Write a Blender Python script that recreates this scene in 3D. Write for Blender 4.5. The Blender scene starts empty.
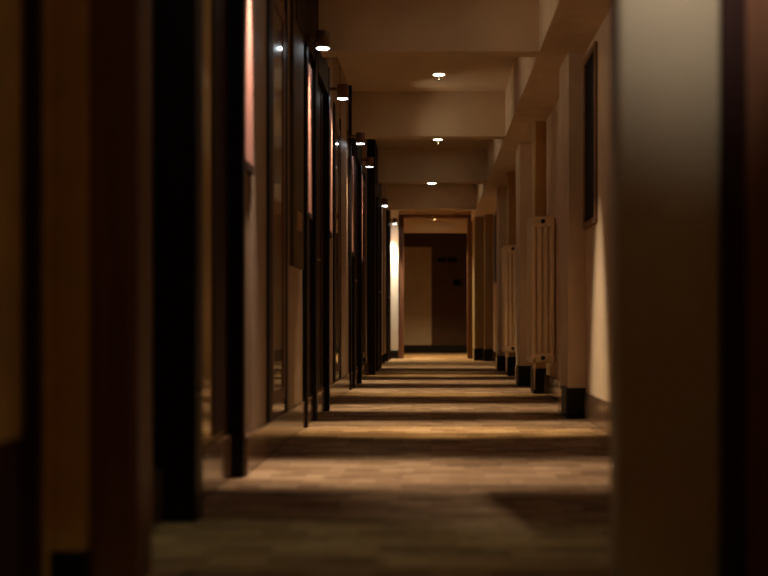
import bpy, bmesh, math, random
from mathutils import Vector, Matrix
random.seed(7)
S = bpy.context.scene
COL = S.collection
R = math.radians

# ------------------------------------------------------------------ materials
def mat(name, col, rough=0.6, spec=0.5, noise=0.0, nscale=8.0, stretch=(1, 1, 1), coat=0.0, coat_rough=0.1, bump=0.0, metallic=0.0):
    m = bpy.data.materials.new(name); m.use_nodes = True
    nt = m.node_tree; b = nt.nodes['Principled BSDF']
    b.inputs['Base Color'].default_value = (*col, 1)
    b.inputs['Roughness'].default_value = rough
    b.inputs['Specular IOR Level'].default_value = spec
    b.inputs['Metallic'].default_value = metallic
    b.inputs['Coat Weight'].default_value = coat
    b.inputs['Coat Roughness'].default_value = coat_rough
    tc = nt.nodes.new('ShaderNodeTexCoord'); mp = nt.nodes.new('ShaderNodeMapping')
    mp.inputs['Scale'].default_value = stretch
    nt.links.new(tc.outputs['Object'], mp.inputs['Vector'])
    n = nt.nodes.new('ShaderNodeTexNoise'); n.inputs['Scale'].default_value = nscale; n.inputs['Detail'].default_value = 4
    nt.links.new(mp.outputs['Vector'], n.inputs['Vector'])
    if noise > 0:
        r = nt.nodes.new('ShaderNodeValToRGB')
        lo = tuple(max(0, c * (1 - noise)) for c in col); hi = tuple(min(1, c * (1 + noise)) for c in col)
        r.color_ramp.elements[0].position = 0.3; r.color_ramp.elements[0].color = (*lo, 1)
        r.color_ramp.elements[1].position = 0.7; r.color_ramp.elements[1].color = (*hi, 1)
        nt.links.new(n.outputs['Fac'], r.inputs['Fac']); nt.links.new(r.outputs['Color'], b.inputs['Base Color'])
    if bump > 0:
        bp = nt.nodes.new('ShaderNodeBump'); bp.inputs['Strength'].default_value = bump; bp.inputs['Distance'].default_value = 0.01
        nt.links.new(n.outputs['Fac'], bp.inputs['Height']); nt.links.new(bp.outputs['Normal'], b.inputs['Normal'])
    return m

def emit(name, col, st):
    m = bpy.data.materials.new(name); m.use_nodes = True
    b = m.node_tree.nodes['Principled BSDF']
    b.inputs['Base Color'].default_value = (0.8, 0.8, 0.8, 1)
    b.inputs['Emission Color'].default_value = (*col, 1)
    b.inputs['Emission Strength'].default_value = st
    return m

GRAIN = (14, 14, 0.6)
M = {}
M['plaster'] = mat('cream plaster', (0.66, 0.50, 0.34), 0.7, 0.3, 0.06, 6, bump=0.03)
M['olive_plaster'] = mat('olive plaster', (0.36, 0.27, 0.14), 0.7, 0.3, 0.06, 6)  # cream plaster darkened, the shade at the corridor end put into its colour
M['casing'] = mat('yellowish casing paint', (0.58, 0.38, 0.16), 0.6, 0.3, 0.05, 6)
M['oak'] = mat('mid brown frame wood', (0.24, 0.13, 0.065), 0.4, 0.4, 0.2, 4, GRAIN)
M['ceiling'] = mat('ceiling paint', (0.66, 0.52, 0.36), 0.8, 0.2, 0.05, 5)
M['black_wood'] = mat('black stained wood', (0.010, 0.005, 0.004), 0.5, 0.2, 0.3, 4, GRAIN)
M['maroon_wood'] = mat('maroon stained wood', (0.030, 0.009, 0.007), 0.55, 0.2, 0.3, 4, GRAIN)
M['brown_wood'] = mat('brown stained wood', (0.17, 0.075, 0.040), 0.45, 0.35, 0.25, 4, GRAIN)
M['lacquer'] = mat('tan lacquered veneer', (0.19, 0.105, 0.045), 0.3, 0.5, 0.2, 4, GRAIN, coat=1.0, coat_rough=0.08)
M['dark_gloss'] = mat('dark glossy veneer', (0.05, 0.025, 0.014), 0.25, 0.5, 0.2, 4, GRAIN, coat=1.0, coat_rough=0.05)
M['tan_paper'] = mat('tan wall covering', (0.30, 0.19, 0.11), 0.55, 0.4, 0.08, 10)
M['ochre'] = mat('ochre wall covering', (0.60, 0.40, 0.14), 0.5, 0.4, 0.08, 10)  # brighter copy of the tan covering, light on the near left put into colour
M['leaf_ochre'] = mat('ochre lacquered veneer', (0.52, 0.36, 0.10), 0.3, 0.5, 0.15, 4, GRAIN, coat=1.0, coat_rough=0.08)
M['pale_paper'] = mat('pale wall covering', (0.38, 0.275, 0.20), 0.5, 0.4, 0.06, 10)
M['pink'] = mat('salmon panel paint', (0.52, 0.25, 0.20), 0.45, 0.4, 0.05, 10)
M['skirt_brown'] = mat('brown polished skirting', (0.17, 0.095, 0.055), 0.25, 0.5, 0.25, 4, (2, 2, 14), coat=0.7, coat_rough=0.12)
M['skirt_black'] = mat('black skirting', (0.006, 0.004, 0.003), 0.5, 0.25, 0.2, 6)
M['olive'] = mat('olive board', (0.10, 0.065, 0.03), 0.6, 0.2, 0.1, 6)
M['white_wall'] = mat('white plaster', (0.80, 0.74, 0.64), 0.6, 0.3, 0.04, 8)
M['radiator'] = mat('cream enamel', (0.86, 0.68, 0.43), 0.38, 0.5, 0.05, 8)
M['dark_pipe'] = mat('dark iron fitting', (0.05, 0.035, 0.025), 0.45, 0.5, metallic=0.6)
M['brass'] = mat('brass', (0.55, 0.36, 0.16), 0.3, 0.5, metallic=1.0)
M['housing'] = mat('dark bronze housing', (0.17, 0.085, 0.048), 0.45, 0.4)
M['pier'] = mat('sage gloss paint', (0.44, 0.37, 0.27), 0.45, 0.5, 0.08, 3)
M['glass_dark'] = mat('dark glass', (0.004, 0.003, 0.004), 0.5, 0.08)
M['end_wall'] = mat('dark brown end wall', (0.075, 0.034, 0.022), 0.6, 0.3, 0.1, 6)
M['end_door'] = mat('pale end door', (0.42, 0.32, 0.24), 0.5, 0.3, 0.06, 6)
M['white_trim'] = mat('white trim ring', (0.7, 0.6, 0.45), 0.5)
M['lens_cool'] = emit('cool lamp lens', (0.80, 0.93, 1.0), 14)
M['lens_warm'] = emit('warm lamp lens', (1.0, 0.86, 0.60), 10)

def carpet():
    m = bpy.data.materials.new('woven carpet'); m.use_nodes = True
    nt = m.node_tree; b = nt.nodes['Principled BSDF']; L = nt.links.new
    b.inputs['Roughness'].default_value = 0.9; b.inputs['Specular IOR Level'].default_value = 0.15
    tc = nt.nodes.new('ShaderNodeTexCoord')
    def brick(w, h, off, seedshift):
        mp = nt.nodes.new('ShaderNodeMapping'); mp.inputs['Location'].default_value = (seedshift, seedshift * 1.7, 0)
        L(tc.outputs['Object'], mp.inputs['Vector'])
        t = nt.nodes.new('ShaderNodeTexBrick'); t.offset = off
        t.inputs['Scale'].default_value = 1.0; t.inputs['Brick Width'].default_value = w; t.inputs['Row Height'].default_value = h
        t.inputs['Mortar Size'].default_value = 0.003; t.inputs['Mortar Smooth'].default_value = 0.5
        t.inputs['Color1'].default_value = (0, 0, 0, 1); t.inputs['Color2'].default_value = (1, 1, 1, 1)
        t.inputs['Mortar'].default_value = (0.35, 0.35, 0.35, 1)
        L(mp.outputs['Vector'], t.inputs['Vector']); return t
    t1 = brick(0.14, 0.07, 0.5, 0.0); t2 = brick(0.30, 0.12, 0.37, 3.3)
    mx = nt.nodes.new('ShaderNodeMix'); mx.data_type = 'RGBA'; mx.inputs['Factor'].default_value = 0.45
    L(t1.outputs['Color'], mx.inputs['A']); L(t2.outputs['Color'], mx.inputs['B'])
    n = nt.nodes.new('ShaderNodeTexNoise'); n.inputs['Scale'].default_value = 38; n.inputs['Detail'].default_value = 6
    L(tc.outputs['Object'], n.inputs['Vector'])
    mx2 = nt.nodes.new('ShaderNodeMix'); mx2.data_type = 'RGBA'; mx2.inputs['Factor'].default_value = 0.3
    L(mx.outputs['Result'], mx2.inputs['A']); L(n.outputs['Fac'], mx2.inputs['B'])
    r = nt.nodes.new('ShaderNodeValToRGB'); e = r.color_ramp.elements
    e[0].position = 0.12; e[0].color = (0.12, 0.066, 0.034, 1)
    e[1].position = 0.9; e[1].color = (0.46, 0.31, 0.18, 1)
    k = e.new(0.5); k.color = (0.27, 0.165, 0.085, 1)
    L(mx2.outputs['Result'], r.inputs['Fac']); L(r.outputs['Color'], b.inputs['Base Color'])
    bp = nt.nodes.new('ShaderNodeBump'); bp.inputs['Strength'].default_value = 0.3; bp.inputs['Distance'].default_value = 0.004
    L(n.outputs['Fac'], bp.inputs['Height']); L(bp.outputs['Normal'], b.inputs['Normal'])
    return m
M['carpet'] = carpet()

# ------------------------------------------------------------------ mesh helpers
def box(bm, x0, x1, y0, y1, z0, z1, bev=0.0, seg=2):
    vs = [bm.verts.new(p) for p in ((x0,y0,z0),(x1,y0,z0),(x1,y1,z0),(x0,y1,z0),(x0,y0,z1),(x1,y0,z1),(x1,y1,z1),(x0,y1,z1))]
    fs = [bm.faces.new([vs[i] for i in f]) for f in ((3,2,1,0),(4,5,6,7),(0,1,5,4),(1,2,6,5),(2,3,7,6),(3,0,4,7))]
    if bev > 0:
        es = list({e for f in fs for e in f.edges})
        bmesh.ops.bevel(bm, geom=es, offset=bev, segments=seg, profile=0.5, affect='EDGES', clamp_overlap=True)
def cyl(bm, p, axis, r0, r1, h, n=24, sy=1.0):
    """a capped frustum starting at p, running h along axis"""
    rot = Vector((0, 0, 1)).rotation_difference(Vector(axis)).to_matrix().to_4x4()
    mtx = Matrix.Translation(p) @ rot
    a = [bm.verts.new(mtx @ Vector((r0 * math.cos(2*math.pi*i/n), r0 * sy * math.sin(2*math.pi*i/n), 0))) for i in range(n)]
    b = [bm.verts.new(mtx @ Vector((r1 * math.cos(2*math.pi*i/n), r1 * sy * math.sin(2*math.pi*i/n), h))) for i in range(n)]
    for i in range(n):
        f = bm.faces.new((a[i], a[(i+1) % n], b[(i+1) % n], b[i])); f.smooth = True
    bm.faces.new(a[::-1]); bm.faces.new(b)
def lathe(bm, prof, axis=(0,0,1), at=(0,0,0), n=28):
    rot = Vector((0, 0, 1)).rotation_difference(Vector(axis)).to_matrix().to_4x4(); mtx = Matrix.Translation(at) @ rot
    rings = []
    for r, z in prof:
        if r < 1e-6: rings.append([bm.verts.new(mtx @ Vector((0, 0, z)))])
        else: rings.append([bm.verts.new(mtx @ Vector((r*math.cos(2*math.pi*i/n), r*math.sin(2*math.pi*i/n), z))) for i in range(n)])
    for a, b in zip(rings, rings[1:]):
        for i in range(n):
            j = (i+1) % n
            if len(a) == 1 and len(b) == 1: continue
            if len(a) == 1: f = bm.faces.new((a[0], b[j], b[i]))
            elif len(b) == 1: f = bm.faces.new((a[i], a[j], b[0]))
            else: f = bm.faces.new((a[i], a[j], b[j], b[i]))
            f.smooth = True
def tube(bm, pts, r, n=12):
    pts = [Vector(p) for p in pts]; rings = []
    up = Vector((0.123, 0.456, 0.88)).normalized()
    for i, p in enumerate(pts):
        t = (pts[min(i+1, len(pts)-1)] - pts[max(i-1, 0)]).normalized()
        u = t.cross(up).normalized(); v = t.cross(u).normalized()
        rings.append([bm.verts.new(p + r*(u*math.cos(2*math.pi*k/n) + v*math.sin(2*math.pi*k/n))) for k in range(n)])
    for a, b in zip(rings, rings[1:]):
        for k in range(n):
            f = bm.faces.new((a[k], a[(k+1) % n], b[(k+1) % n], b[k])); f.smooth = True
    bm.faces.new(rings[0][::-1]); bm.faces.new(rings[-1])

def obj(name, bm, m, parent=None):
    bmesh.ops.recalc_face_normals(bm, faces=bm.faces)
    me = bpy.data.meshes.new(name); bm.to_mesh(me); bm.free()
    me.materials.append(M[m]); o = bpy.data.objects.new(name, me); COL.objects.link(o)
    if parent: o.parent = parent
    return o
def B(name, m, dims, parent=None, bev=0.003):
    bm = bmesh.new()
    for d in (dims if isinstance(dims, list) else [dims]): box(bm, *d, bev=bev)
    return obj(name, bm, m, parent)
def empty(name, loc, label=None, cat=None, group=None, kind=None):
    o = bpy.data.objects.new(name, None); COL.objects.link(o); o.location = loc; o.empty_display_size = 0.1
    return tag(o, label, cat, group, kind)
def tag(o, label=None, cat=None, group=None, kind=None):
    if label: o['label'] = label
    if cat: o['category'] = cat
    if group: o['group'] = group
    if kind: o['kind'] = kind
    return o
def struct(name, m, dims, label, cat, bev=0.003, group=None):
    return tag(B(name, m, dims, None, bev), label, cat, group, 'structure')
def copy_tree(o, parent=None):
    c = o.copy(); COL.objects.link(c)
    if parent: c.parent = parent
    for ch in list(o.children): copy_tree(ch, c)
    return c

# ------------------------------------------------------------------ dimensions (camera at the origin of x, y; corridor runs along +y)
ZC, ZB = 2.72, 2.31         # ceiling, underside of beams and of the side soffit
XL, XR = -0.745, 0.975      # wall faces
XS = 0.68                   # inner face of the side soffit
YB, YE = -1.6, 17.6         # back wall, end partition

# ---- shell
struct('floor', 'carpet', (-1.3, 1.5, YB-0.1, 21.1, -0.1, 0.0), 'brown block-patterned carpet running the length of the corridor', 'floor', 0)
struct('ceiling', 'ceiling', (-1.3, 1.5, YB-0.1, 21.1, ZC, ZC+0.12), 'tan painted ceiling between the cross beams', 'ceiling', 0)
struct('wall_right', 'plaster', (XR, XR+0.2, YB, YE, 0, ZC), 'cream plaster wall behind the radiators', 'wall', 0)
struct('wall_left', 'tan_paper', [(-1.25, XL, 4.06, YE, 0, ZC), (-1.25, -0.84, 2.5, 4.06, 0, ZC)], 'tan wall behind the row of dark door posts', 'wall', 0)
struct('wall_left_near', 'ochre', (-1.25, -0.865, YB, 2.5, 0, ZC), 'ochre tan wall at the far left edge above the dark wainscot', 'wall', 0)
struct('wall_back', 'plaster', (-1.25, 1.3, YB-0.1, YB, 0, ZC), 'plain corridor wall behind the viewer', 'wall', 0)
struct('baseboard_left', 'skirt_brown', [(XL-0.01, -0.720, 4.08, 17.3, 0, 0.155), (-0.85, -0.805, 2.52, 3.13, 0, 0.155)], 'polished brown skirting along the row of doors', 'baseboard')
struct('baseboard_right', 'skirt_brown', (XR-0.018, XR+0.005, 2.5, 16.3, 0, 0.17), 'dark polished skirting below the radiators', 'baseboard')
struct('trim_soffit', 'plaster', (XS, XR+0.02, YB, YE, ZB, ZC+0.01), 'cream soffit running along the top of the right wall', 'soffit', 0.006)
BEAMS = [0.55, 3.55, 6.55, 9.53, 12.65, 15.6]
BLAB = ['cross beam overhead nearest the viewer', 'second cross beam overhead out from the viewer', 'widest tan ceiling beam at top of the picture',
        'tan ceiling beam behind the larger round ceiling light', 'dim ceiling beam with a thin light under its edge', 'olive shaded ceiling beam in front of the end doorway']
for i, y in enumerate(BEAMS):
    struct('trim_beam_%d' % (i+1), 'ceiling', (XL-0.01, XS+0.01, y, y+0.15, ZB, ZC+0.01), BLAB[i], 'beam', 0.006)

# ---- right hand columns
CL = ['tall cream wall column with black base beside the dark framed panel', 'cream wall column with black base behind the nearer radiator',
      'slim looking cream wall column with black base behind the farther radiator', 'shadowed olive column with black base beside the end doorway']
for i, y in enumerate((6.56, 9.9, 12.95, 16.35)):
    c = empty('trim_column_%d' % (i+1), (0.945 if i == 0 else 0.925, y, 0), CL[i], 'column', None, 'structure')
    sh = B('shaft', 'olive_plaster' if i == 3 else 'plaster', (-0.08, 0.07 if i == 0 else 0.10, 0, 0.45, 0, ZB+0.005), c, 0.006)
    pl = B('plinth', 'skirt_black', (-0.093, 0.07 if i == 0 else 0.10, -0.015, 0.25, 0, 0.19), c, 0.004)
    sd = B('side_skirting', 'skirt_brown', (-0.09, 0.065, 0.25, 0.46, 0, 0.17), c, 0.004)
# boxed pipe casings above the radiators
PC = ['yellowish boxed pipe casing rising above the nearer radiator', 'narrow boxed pipe casing rising above the farther radiator']
for i, y in enumerate((8.82, 11.8)):
    c = empty('trim_casing_%d' % (i+1), (0.93, y, 0), PC[i], 'pipe casing', None, 'structure')
    B('shaft', 'casing', (-0.045, 0.07, 0, 0.24, 0, ZB+0.005), c)
    B('plinth', 'skirt_black', (-0.062, 0.07, -0.015, 0.25, 0, 0.215), c)
    cb = bmesh.new(); tube(cb, [(-0.062, -0.01, 0.21), (-0.062, -0.01, ZB)], 0.010); obj('riser_pipe', cb, 'radiator', c)

# ---- radiators
def make_radiator():
    root = empty('radiator', (0, 0, 0))
    nsec, pitch = 7, 0.055
    for k in range(nsec):
        y = k * pitch + 0.03
        bm = bmesh.new()
        for j in range(4):
            x = 0.030 + j * 0.0487
            prof = []
            a, b = 0.0228, 0.025
            n = 14
            rings = []
            for z, s in ((0.05, 0.8), (0.10, 1.0), (0.56, 1.0), (0.575, 1.06), (0.59, 1.0), (1.05, 1.0), (1.10, 0.8)):
                rings.append([bm.verts.new((x + a*s*math.cos(2*math.pi*q/n), y + b*s*math.sin(2*math.pi*q/n), z)) for q in range(n)])
            for r0, r1 in zip(rings, rings[1:]):
                for q in range(n):
                    f = bm.faces.new((r0[q], r0[(q+1) % n], r1[(q+1) % n], r1[q])); f.smooth = True
            bm.faces.new(rings[0][::-1]); bm.faces.new(rings[-1])
        for z0, z1 in ((0.0, 0.085), (1.065, 1.15)):
            box(bm, 0.006, 0.2, y-0.026, y+0.026, z0, z1, 0.024, 4)
        for f in bm.faces: f.smooth = True
        obj('section', bm, 'radiator', root)
    for z in (0.043, 1.108):
        bm = bmesh.new(); cyl(bm, (0.103, 0.004, z), (0, -1, 0), 0.019, 0.017, 0.016, 6); cyl(bm, (0.103, -0.010, z), (0, -1, 0), 0.008, 0.007, 0.012, 8)
        p = obj('plug', bm, 'dark_pipe', root); p['label'] = 'dark hexagonal plug'
    bm = bmesh.new(); tube(bm, [(0.035, 0.01, 0.04), (0.035, -0.025, 0.035), (0.032, -0.032, 0.0), (0.032, -0.032, -0.2)], 0.008); lathe(bm, [(0, -0.02), (0.013, -0.02), (0.015, 0.0), (0.011, 0.014), (0, 0.014)], at=(0.032, -0.032, -0.03), n=14)
    obj('valve', bm, 'radiator', root)
    for z in (0.2, 0.95):
        
        for y in (0.10, 0.26):
            bm = bmesh.new(); box(bm, 0.185, 0.203, y, y+0.03, z-0.012, z+0.012, 0.003); obj('bracket', bm, 'dark_pipe', root)
    return root
rad = make_radiator(); rad.location = (0.770, 8.1, 0.285)
tag(rad, 'larger cream cast-iron column radiator on the wall between the two nearest columns', 'radiator', 'cream wall radiators')
rad2 = copy_tree(rad); rad2.location = (0.770, 11.1, 0.285)
tag(rad2, 'smaller looking cream column radiator half hidden behind the second column', 'radiator', 'cream wall radiators')

# ---- framed dark panels on the right wall
def framed_panel(y0, y1, label):
    z0, z1 = 1.19, 2.25
    r = empty('picture', (XR, y0, z0), label, 'picture', 'dark framed panels on the right wall')
    w, h, t, d = y1-y0, z1-z0, 0.038, 0.018
    B('frame', 'oak', [(-d, 0.004, 0, w, 0, t), (-d, 0.004, 0, w, h-t, h), (-d, 0.004, 0, t, t, h-t), (-d, 0.004, w-t, w, t, h-t)], r, 0.004)
    B('glass', 'glass_dark', (-0.010, 0.002, t-0.004, w-t+0.004, t-0.004, h-t+0.004), r, 0)
framed_panel(6.08, 6.55, 'dark panel in a brown frame hanging beside the nearest cream column')
framed_panel(15.3, 15.9, 'small distant dark framed panel on the wall near the end doorway')

# ---- left side, nearest joinery
n1 = struct('trim_jamb_near', 'maroon_wood', (-0.93, -0.827, 2.2, 2.22, 0, ZC), 'dark maroon upright at far left edge', 'jamb')
n2 = empty('trim_pilaster_near', (0, 0, 0), 'wide tan wall strip with black base at far left', 'pilaster', None, 'structure')
B('face', 'ochre', (-0.93, -0.788, 2.37, 2.40, 0, ZC), n2)
B('plinth', 'skirt_black', (-0.93, -0.786, 2.362, 2.40, 0, 0.08), n2)
struct('trim_post_near', 'brown_wood', (-0.93, -0.676, 2.4, 2.52, 0, ZC), 'broad brown post nearest the viewer on the left', 'post')
struct('trim_wainscot_near', 'maroon_wood', (-0.93, -0.858, YB, 2.2, 0, 0.36), 'dark wainscot at bottom left corner', 'wainscot')

# ---- slim posts, door surrounds with leaves
def slim(n, d, x0, x1, label):
    struct('trim_post_%d' % n, 'black_wood', (x0, x1, d, d+0.05, 0, ZC), label, 'post')
slim(1, 2.63, -0.85, -0.727, 'thin dark post just behind the broad brown post')
slim(2, 5.95, -0.735, -0.708, 'thin dark upright in front of the maroon door')
slim(3, 9.27, -0.735, -0.709, 'thin dark upright beyond the maroon door')
slim(4, 12.5, -0.735, -0.690, 'thin dark upright in the far row of doors')
slim(5, 15.5, -0.735, -0.690, 'thin dark upright nearest the white end wall')

def door(n, dA, dB, xa, xb, leaf_x, leaf_mat, label, zt=ZC, kick=True, xo=XL-0.08):
    r = empty('door_%d' % n, (0, dA, 0), label, 'door', None, 'structure')
    B('post', 'black_wood', (xo, xa, 0, 0.10, 0, zt), r)
    B('post', 'black_wood', (xo, xb, dB-dA, dB-dA+0.05, 0, zt), r)
    B('lintel', 'black_wood', (XL-0.06, max(xa, xb)-0.004, 0.10, dB-dA, 2.16, zt), r)
    lf = B('leaf', leaf_mat, (leaf_x-0.04, leaf_x, 0.10, dB-dA, 0.17, 2.16), r)
    B('rail', 'maroon_wood', (leaf_x-0.002, leaf_x+0.006, dB-dA-(0.28 if n == 1 else 0.16), dB-dA-(0.0 if n == 1 else 0.06), 0.19, 2.14), r)
    if kick: B('kick_plate', 'skirt_brown' if n == 1 else 'brown_wood', (leaf_x-0.04, leaf_x+(0.02 if n == 1 else 0.004), 0.10, dB-dA, 0.0, 0.17), r)
    bm = bmesh.new()
    hy = 0.17
    lathe(bm, [(0, 0), (0.022, 0), (0.022, 0.006), (0.009, 0.010), (0.009, 0.030), (0, 0.030)], axis=(1, 0, 0), at=(leaf_x, hy, 1.0), n=16)
    tube(bm, [(leaf_x+0.026, hy, 1.0), (leaf_x+0.028, hy+0.03, 1.0), (leaf_x+0.028, hy+0.10, 1.0)], 0.006, 8)
    obj('handle', bm, 'brass', lf)
door(1, 3.13, 4.03, -0.708, -0.727, -0.79, 'leaf_ochre', 'tan lacquered door between the two widest black posts', xo=-0.85)
door(2, 6.35, 7.08, -0.702, -0.693, -0.735, 'maroon_wood', 'narrow maroon door between black posts beside the brightest wall lamp', 2.345)
door(3, 9.6, 10.3, -0.705, -0.687, -0.73, 'maroon_wood', 'maroon door between black posts beside the third wall lamp', 2.345)
door(4, 11.95, 12.9, -0.642, -0.66, -0.69, 'maroon_wood', 'maroon door with posts standing furthest into the corridor')
door(5, 13.3, 13.9, -0.665, -0.66, -0.69, 'maroon_wood', 'small distant maroon door beside the farthest lit wall lamp')
door(6, 16.2, 16.9, -0.665, -0.655, -0.69, 'dark_gloss', 'last dark glossy door before the white end wall')

struct('trim_panel_upper', 'maroon_wood', (XL-0.02, -0.708, 5.5, 6.545, 2.2, ZC), 'dark maroon panel high on the left wall above the first visible lamp', 'panel')
struct('trim_panel_1', 'maroon_wood', (XL-0.02, -0.733, 6.18, 6.35, 0.155, 2.2), 'dark maroon wall panel between the first lit salmon strip and the narrow door', 'panel')
struct('trim_panel_2', 'maroon_wood', (XL-0.02, -0.730, 9.5, 9.6, 0.155, 2.2), 'dark maroon wall panel before the third door', 'panel')
# ---- wall bays between a door and the next slim post
def bay(n, y0, labels):
    # pale strip, dark jamb, glossy framed panel, pale strip
    struct('trim_strip_%d' % (2*n-1), 'pale_paper', (XL-0.02, XL+0.010, y0+0.22, y0+0.60, 0.155, ZC), labels[0], 'wall strip')
    r = empty('cupboard_door', (XL, y0+0.62, 0.16), labels[1], 'cupboard door', 'glossy panel doors on the left wall')
    B('jamb', 'black_wood', (-0.01, 0.02, 0, 0.10, 0.0, 2.1), r)
    B('jamb', 'black_wood', (-0.01, 0.012, 0.62, 0.68, 0.0, 2.1), r)
    B('panel', 'dark_gloss', (-0.01, 0.006, 0.10, 0.62, 0.0, 2.1), r)
    B('stile', 'brown_wood', (0.004, 0.012, 0.14, 0.20, 0.06, 2.0), r, 0.002)
    B('stile', 'brown_wood', (0.004, 0.012, 0.52, 0.58, 0.06, 2.0), r, 0.002)
    B('rail', 'brown_wood', (0.004, 0.012, 0.20, 0.52, 0.06, 0.12), r, 0.002)
    B('rail', 'brown_wood', (0.004, 0.012, 0.20, 0.52, 1.94, 2.0), r, 0.002)
    struct('trim_strip_%d' % (2*n), 'pale_paper', (XL-0.02, XL+0.008, y0+1.32, y0+1.90, 0.155, ZC), labels[2], 'wall strip')
bay(1, 4.04, ['pale wall strip beside the brightest salmon panel', 'glossy framed panel door reflecting the lamps beyond the second black post', 'lit pale wall strip under the olive board'])
bay(2, 7.20, ['pale wall strip just past the narrow maroon door', 'glossy framed panel door midway along the left wall', 'thin pale wall strip before the second slim upright'])
bay(3, 10.40, ['far pale wall strip past the third wall lamp', 'smallest looking glossy framed panel door far along the left wall', 'farthest pale wall strip on the left wall'])
struct('trim_strip_7', 'pale_paper', (XL-0.02, -0.672, 14.25, 14.6, 0.155, ZC), 'narrow pale strip between the last dark doors', 'wall strip')  # pale strip painted in for a white reflection on the far panels
struct('trim_strip_8', 'pale_paper', (XL-0.02, -0.668, 15.0, 15.45, 0.155, ZC), 'pale strip in front of the last slim upright', 'wall strip')  # another reflection line painted in as a pale strip
r = empty('hanging_board', (XL, 5.42, 0.90), 'long olive board hung high on the left wall above a pale strip', 'board')
B('board', 'olive', (0.004, 0.030, 0, 0.42, 0, 1.40), r)
B('plate', 'brass', (0.028, 0.036, 0.12, 0.30, 0.20, 0.30), r, 0.002)
B('cleat', 'black_wood', (-0.004, 0.006, 0.05, 0.37, 1.1, 1.2), r, 0)

# ---- salmon panels under the wall lamps
LAMPS = [2.85, 4.17, 6.03, 7.38, 9.24, 10.61, 14.15, 17.25]
PL = ['pale narrow panel on the left wall nearest the viewer', 'brightest salmon pink panel beside the second black post', 'thin salmon pink panel beside the slim upright and first visible lamp',
      'salmon pink panel just past the narrow maroon door', 'thin salmon panel lit under the third visible wall lamp', 'thin copper lit panel past the third door', 'tiny lit panel far down the left wall']
spans = [(2.80, 2.95), (4.08, 4.26), (6.0, 6.16), (7.14, 7.40), (9.33, 9.48), (10.36, 10.6), (14.02, 14.2)]
xs = [-0.80, -0.728, -0.705, -0.703, -0.70, -0.697, -0.68]
for (a, b), lab, xx in zip(spans, PL, xs):
    r = empty('wall_plaque', (XL if a > 3 else -0.84, a, 1.24), lab, 'panel', 'narrow panels under the wall lamps')
    B('face', 'pink', (-0.004, xx-r.location.x, 0, b-a, 0.0, 0.86), r)
    B('lower_edge', 'maroon_wood', (-0.004, xx-r.location.x+0.004, 0, b-a, -0.035, 0.0), r)

# ---- wall lamps (down-pointing cylinders on arms)
def make_lamp():
    r = empty('wall_lamp', (0, 0, 0))
    bm = bmesh.new(); lathe(bm, [(0, 0.10), (0.036, 0.10), (0.040, 0.096), (0.041, 0.0), (0.038, 0.0), (0.036, 0.008), (0, 0.010)]); obj('housing', bm, 'housing', r)
    bm = bmesh.new(); cyl(bm, (0, 0, 0.002), (0, 0, 1), 0.036, 0.034, 0.006); obj('lens', bm, 'lens_cool', r)
    bm = bmesh.new(); tube(bm, [(-0.042, 0, 0.07), (-0.08, 0, 0.07), (-0.118, 0, 0.07)], 0.012); obj('arm', bm, 'housing', r)
    bm = bmesh.new(); box(bm, -0.123, -0.108, -0.045, 0.045, 0.02, 0.12, 0.004); obj('wall_plate', bm, 'housing', r)
    return r
LL = ['wall lamp above the nearest slim post, out of the picture top', 'wall lamp high above the second black post', 'nearest visible wall lamp, largest bright oval at top left',
      'second visible wall lamp on a dark arm, beside the thin upright', 'third visible wall lamp from the viewer on the left', 'fourth visible wall lamp, small bright dash on the left',
      'farthest wall lamp with a tiny bright lens along the left wall', 'wall lamp above the white end wall']
LOC = []
lamp = make_lamp()
for i, y in enumerate(LAMPS):
    o = lamp if i == 0 else copy_tree(lamp)
    if i == 7: o.location = (-0.60, y, 2.24)
    else: o.location = (-0.627, y, 2.19)
    tag(o, LL[i], 'lamp', 'wall lamps along the left side'); LOC.append(o.location.copy())

# ---- recessed ceiling lights
def make_down():
    r = empty('ceiling_light', (0, 0, 0))
    bm = bmesh.new(); lathe(bm, [(0.050, 0.0), (0.066, -0.001), (0.068, -0.005), (0.058, -0.008), (0.050, -0.005), (0.050, 0.0)]); obj('trim_ring', bm, 'white_trim', r)
    bm = bmesh.new(); lathe(bm, [(0, -0.009), (0.03, -0.008), (0.050, -0.004), (0.052, 0.0), (0, 0.0)]); obj('lens', bm, 'lens_warm', r)
    bm = bmesh.new(); lathe(bm, [(0, -0.055), (0.014, -0.055), (0.014, -0.050), (0.006, -0.046), (0.006, -0.009), (0, -0.009)], n=14); obj('nozzle', bm, 'black_wood', r)
    return r
DOWN = [(0.2, 0.3, ZC), (0.60, 1.3, ZC), (0.07, 2.85, ZC), (0.07, 5.85, ZC), (0.068, 8.86, ZC), (0.08, 12.0, ZC), (0.01, 12.73, ZB), (0.07, 14.9, ZC), (0.05, 18.15, 2.45)]  # first two are unseen fixtures added to light the left panels and the pier
DL = ['round ceiling light over the viewer', 'ceiling light aimed at the pier on the right', 'round ceiling light above the viewer end', 'round ceiling light in front of the widest beam', 'nearest visible round ceiling light in the picture', 'second visible round ceiling light, above the dim beam',
      'thin looking light set under the dim beam', 'round ceiling light behind the dim beam', 'light over the end doorway']
dn = make_down()
for i, p in enumerate(DOWN):
    o = dn if i == 0 else copy_tree(dn); o.location = p
    if i == 6: o.scale = (1, 1, 0.5)
    tag(o, DL[i], 'ceiling light', 'ceiling lights along the corridor')

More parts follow.
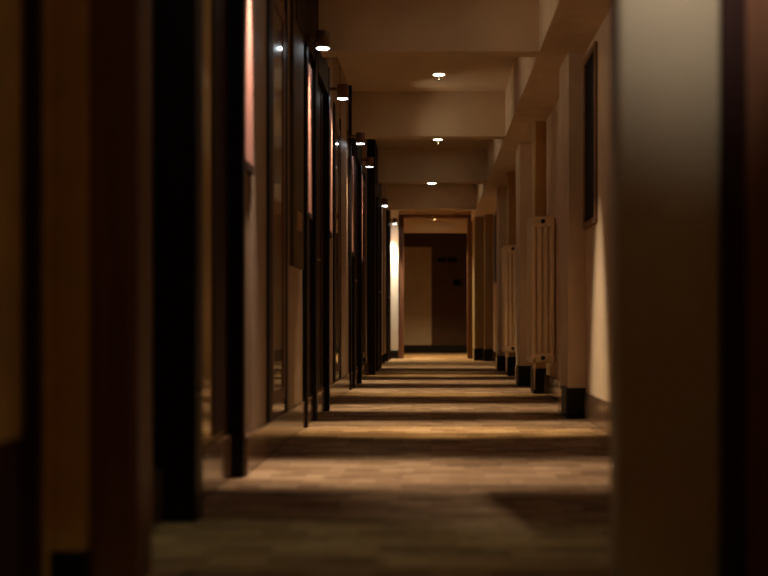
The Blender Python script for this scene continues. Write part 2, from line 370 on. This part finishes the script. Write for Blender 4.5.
# ---- near right pier with dark casing
p = empty('wall_pier', (0.41, 2.3, 0), 'sage painted wall pier close at the right edge, paler at the top', 'wall pier', None, 'structure')
B('face', 'pier', (0.005, 0.232, 0, 0.12, 0, ZC), p, 0.012)
B('casing', 'maroon_wood', (0.232, 0.285, -0.015, 0.12, 0, ZC), p, 0.006)
B('return', 'brown_wood', (0.285, 0.60, -0.005, 0.12, 0, ZC), p, 0.006)

# ---- end of the corridor
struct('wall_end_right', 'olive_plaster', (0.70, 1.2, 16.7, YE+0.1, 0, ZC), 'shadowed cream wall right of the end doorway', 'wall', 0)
struct('baseboard_end_right', 'skirt_black', (0.69, 1.0, 16.685, 16.7, 0, 0.19), 'black skirting right of the end doorway', 'baseboard')
struct('wall_end_left', 'white_wall', (-1.25, -0.55, 17.45, YE+0.1, 0.0, ZC), 'bright white end wall strip lit from above at left of the doorway', 'wall', 0)
struct('baseboard_end_left', 'skirt_black', (-0.75, -0.55, 17.43, 17.46, 0, 0.14), 'black base of the bright white end wall', 'baseboard')
struct('wall_end', 'plaster', (-0.6, 0.75, YE-0.02, YE+0.1, 2.42, ZC), 'wall above the end doorway', 'wall', 0)
f = empty('trim_doorway', (0, YE-0.05, 0), 'brown frame of the open end doorway', 'door frame', None, 'structure')
B('jamb', 'brown_wood', (-0.57, -0.462, 0, 0.2, 0, 2.42), f, 0.006)
B('jamb', 'brown_wood', (0.616, 0.705, 0, 0.2, 0, 2.42), f, 0.006)
B('head', 'brown_wood', (-0.57, 0.705, 0, 0.2, 2.375, 2.43), f, 0.006)
struct('wall_lobby_left', 'end_wall', (-1.1, -0.95, YE+0.1, 20.85, 0, ZC), 'dark side wall of the end lobby, left', 'wall', 0)
struct('wall_lobby_right', 'end_wall', (1.1, 1.25, YE+0.1, 20.85, 0, ZC), 'dark side wall of the end lobby, right', 'wall', 0)
struct('wall_lobby', 'end_wall', (-1.1, 1.25, 20.8, 20.95, 0, ZC), 'dark brown wall seen through the end doorway', 'wall', 0)
struct('ceiling_lobby', 'ceiling', (-1.0, 1.15, YE+0.1, 18.65, 2.45, 2.55), 'lobby ceiling beyond the end doorway', 'ceiling', 0)
struct('trim_lobby_beam', 'ceiling', (-1.0, 1.15, 18.65, 18.9, 2.235, ZC), 'warm lit beam just inside the end doorway', 'beam', 0)
struct('baseboard_lobby', 'skirt_black', (-0.95, 1.1, 20.77, 20.8, 0, 0.16), 'black skirting across the end lobby', 'baseboard')
e = empty('door_7', (-0.5, 20.79, 0), 'pale grey-brown door at the far end of the lobby', 'door', None, 'structure')
B('leaf', 'end_door', (-0.26, 0.51, -0.03, 0.0, 0.16, 2.12), e)
B('kick_plate', 'skirt_black', (-0.26, 0.51, -0.036, 0.0, 0.0, 0.16), e)
for x0, x1, z0, z1, lab in ((0.13, 0.30, 1.82, 1.90, 'small dark sign left of the pair on the end wall'), (0.34, 0.52, 1.82, 1.90, 'small dark sign right of the pair on the end wall'), (0.44, 0.60, 1.34, 1.47, 'small dark switch box below the signs on the end wall')):
    tag(B('wall_sign', 'glass_dark', (x0, x1, 20.77, 20.802, z0, z1)), lab, 'sign', 'dark plates on the end wall')

# ------------------------------------------------------------------ lights
def spot(loc, power, col, half, sx=1.0, blend=0.6, rad=0.03, tilt=0.0, tiltx=0.0):
    l = bpy.data.lights.new('spot', 'SPOT'); l.energy = power; l.color = col; l.spot_size = R(2*half); l.spot_blend = blend; l.shadow_soft_size = rad
    o = bpy.data.objects.new('spot', l); COL.objects.link(o); o.location = loc; o.scale = (sx, 1, 1)
    o.rotation_euler = (tiltx, tilt, 0); o['kind'] = 'helper'
WW = (1.0, 0.79, 0.54)
LPOW = [9, 120, 115, 115, 115, 115, 115, 60]
for i, q in enumerate(LOC):
    if i == 7: spot((q.x, q.y-0.0, q.z-0.02), 120, (1.0, 0.86, 0.64), 38, 1.0, 0.8, 0.03, R(14)); continue
    c = (0.75, 0.85, 0.5) if i == 0 else WW
    spot((q.x, q.y, q.z-0.02), LPOW[i], c if i == 0 else (1.0, 0.80, 0.62) if i == 1 else WW, 14 if i == 1 else 11.5, 3.6 if i == 1 else 5.2, 1.0, 0.03, 0.0 if i == 0 else R(-13) if i == 1 else R(-18))
    if i > 0: spot((q.x+0.05, q.y, q.z+0.13), 4.5, WW, 36, 1.3, 1.0, 0.03, R(-94))
for i, q in enumerate(DOWN):
    if i == 0: 
        spot((q[0], q[1], q[2]-0.05), 62, (1.0, 0.86, 0.42), 33, 1.0, 1.0, 0.04)  # added light, brightens the left foreground panels
        lo = [o for o in S.objects if o.type == 'LIGHT'][-1]
        lo.rotation_euler = (Vector((-0.85, 2.3, 0.9)) - Vector(lo.location)).to_track_quat('-Z', 'Y').to_euler(); continue
    if i == 1:
        spot((q[0], q[1], q[2]-0.05), 85, (1.0, 0.86, 0.70), 17, 1.0, 1.0, 0.04)  # added light, makes the upper pier paler
        lo = [o for o in S.objects if o.type == 'LIGHT'][-1]
        lo.rotation_euler = (Vector((0.58, 2.3, 1.68)) - Vector(lo.location)).to_track_quat('-Z', 'Y').to_euler(); continue
    spot((q[0], q[1], q[2]-0.04), [5, 170, 150, 150, 30, 80, 240][i-2], (1.0, 0.72, 0.33), 8 if i < 8 else 60, 1.0 if i == 8 else 3.1, 0.9, 0.04, 0.0, R(-2.5) if i < 8 else 0.0)

w = bpy.data.worlds.new('world'); S.world = w; w.use_nodes = True
w.node_tree.nodes['Background'].inputs['Color'].default_value = (0.02, 0.013, 0.007, 1)
w.node_tree.nodes['Background'].inputs['Strength'].default_value = 1.0

# ------------------------------------------------------------------ camera
cam = bpy.data.cameras.new('camera'); co = bpy.data.objects.new('camera', cam); COL.objects.link(co)
co.location = (0, 0, 0.6); co.rotation_euler = (R(90), 0, 0)
cam.sensor_width = 36; cam.lens = 1040/768*36
cam.shift_x = -47/768; cam.shift_y = 35/768
cam.clip_start = 0.05
cam.dof.use_dof = True; cam.dof.focus_distance = 8.6; cam.dof.aperture_fstop = 1.4
S.camera = co
S.view_settings.view_transform = 'Standard'; S.view_settings.look = 'None'
S.view_settings.gamma = 1.0; S.view_settings.use_curve_mapping = False
S.view_settings.exposure = 1.05
S.cycles.use_denoising = True
S.cycles.max_bounces = 10; S.cycles.diffuse_bounces = 8
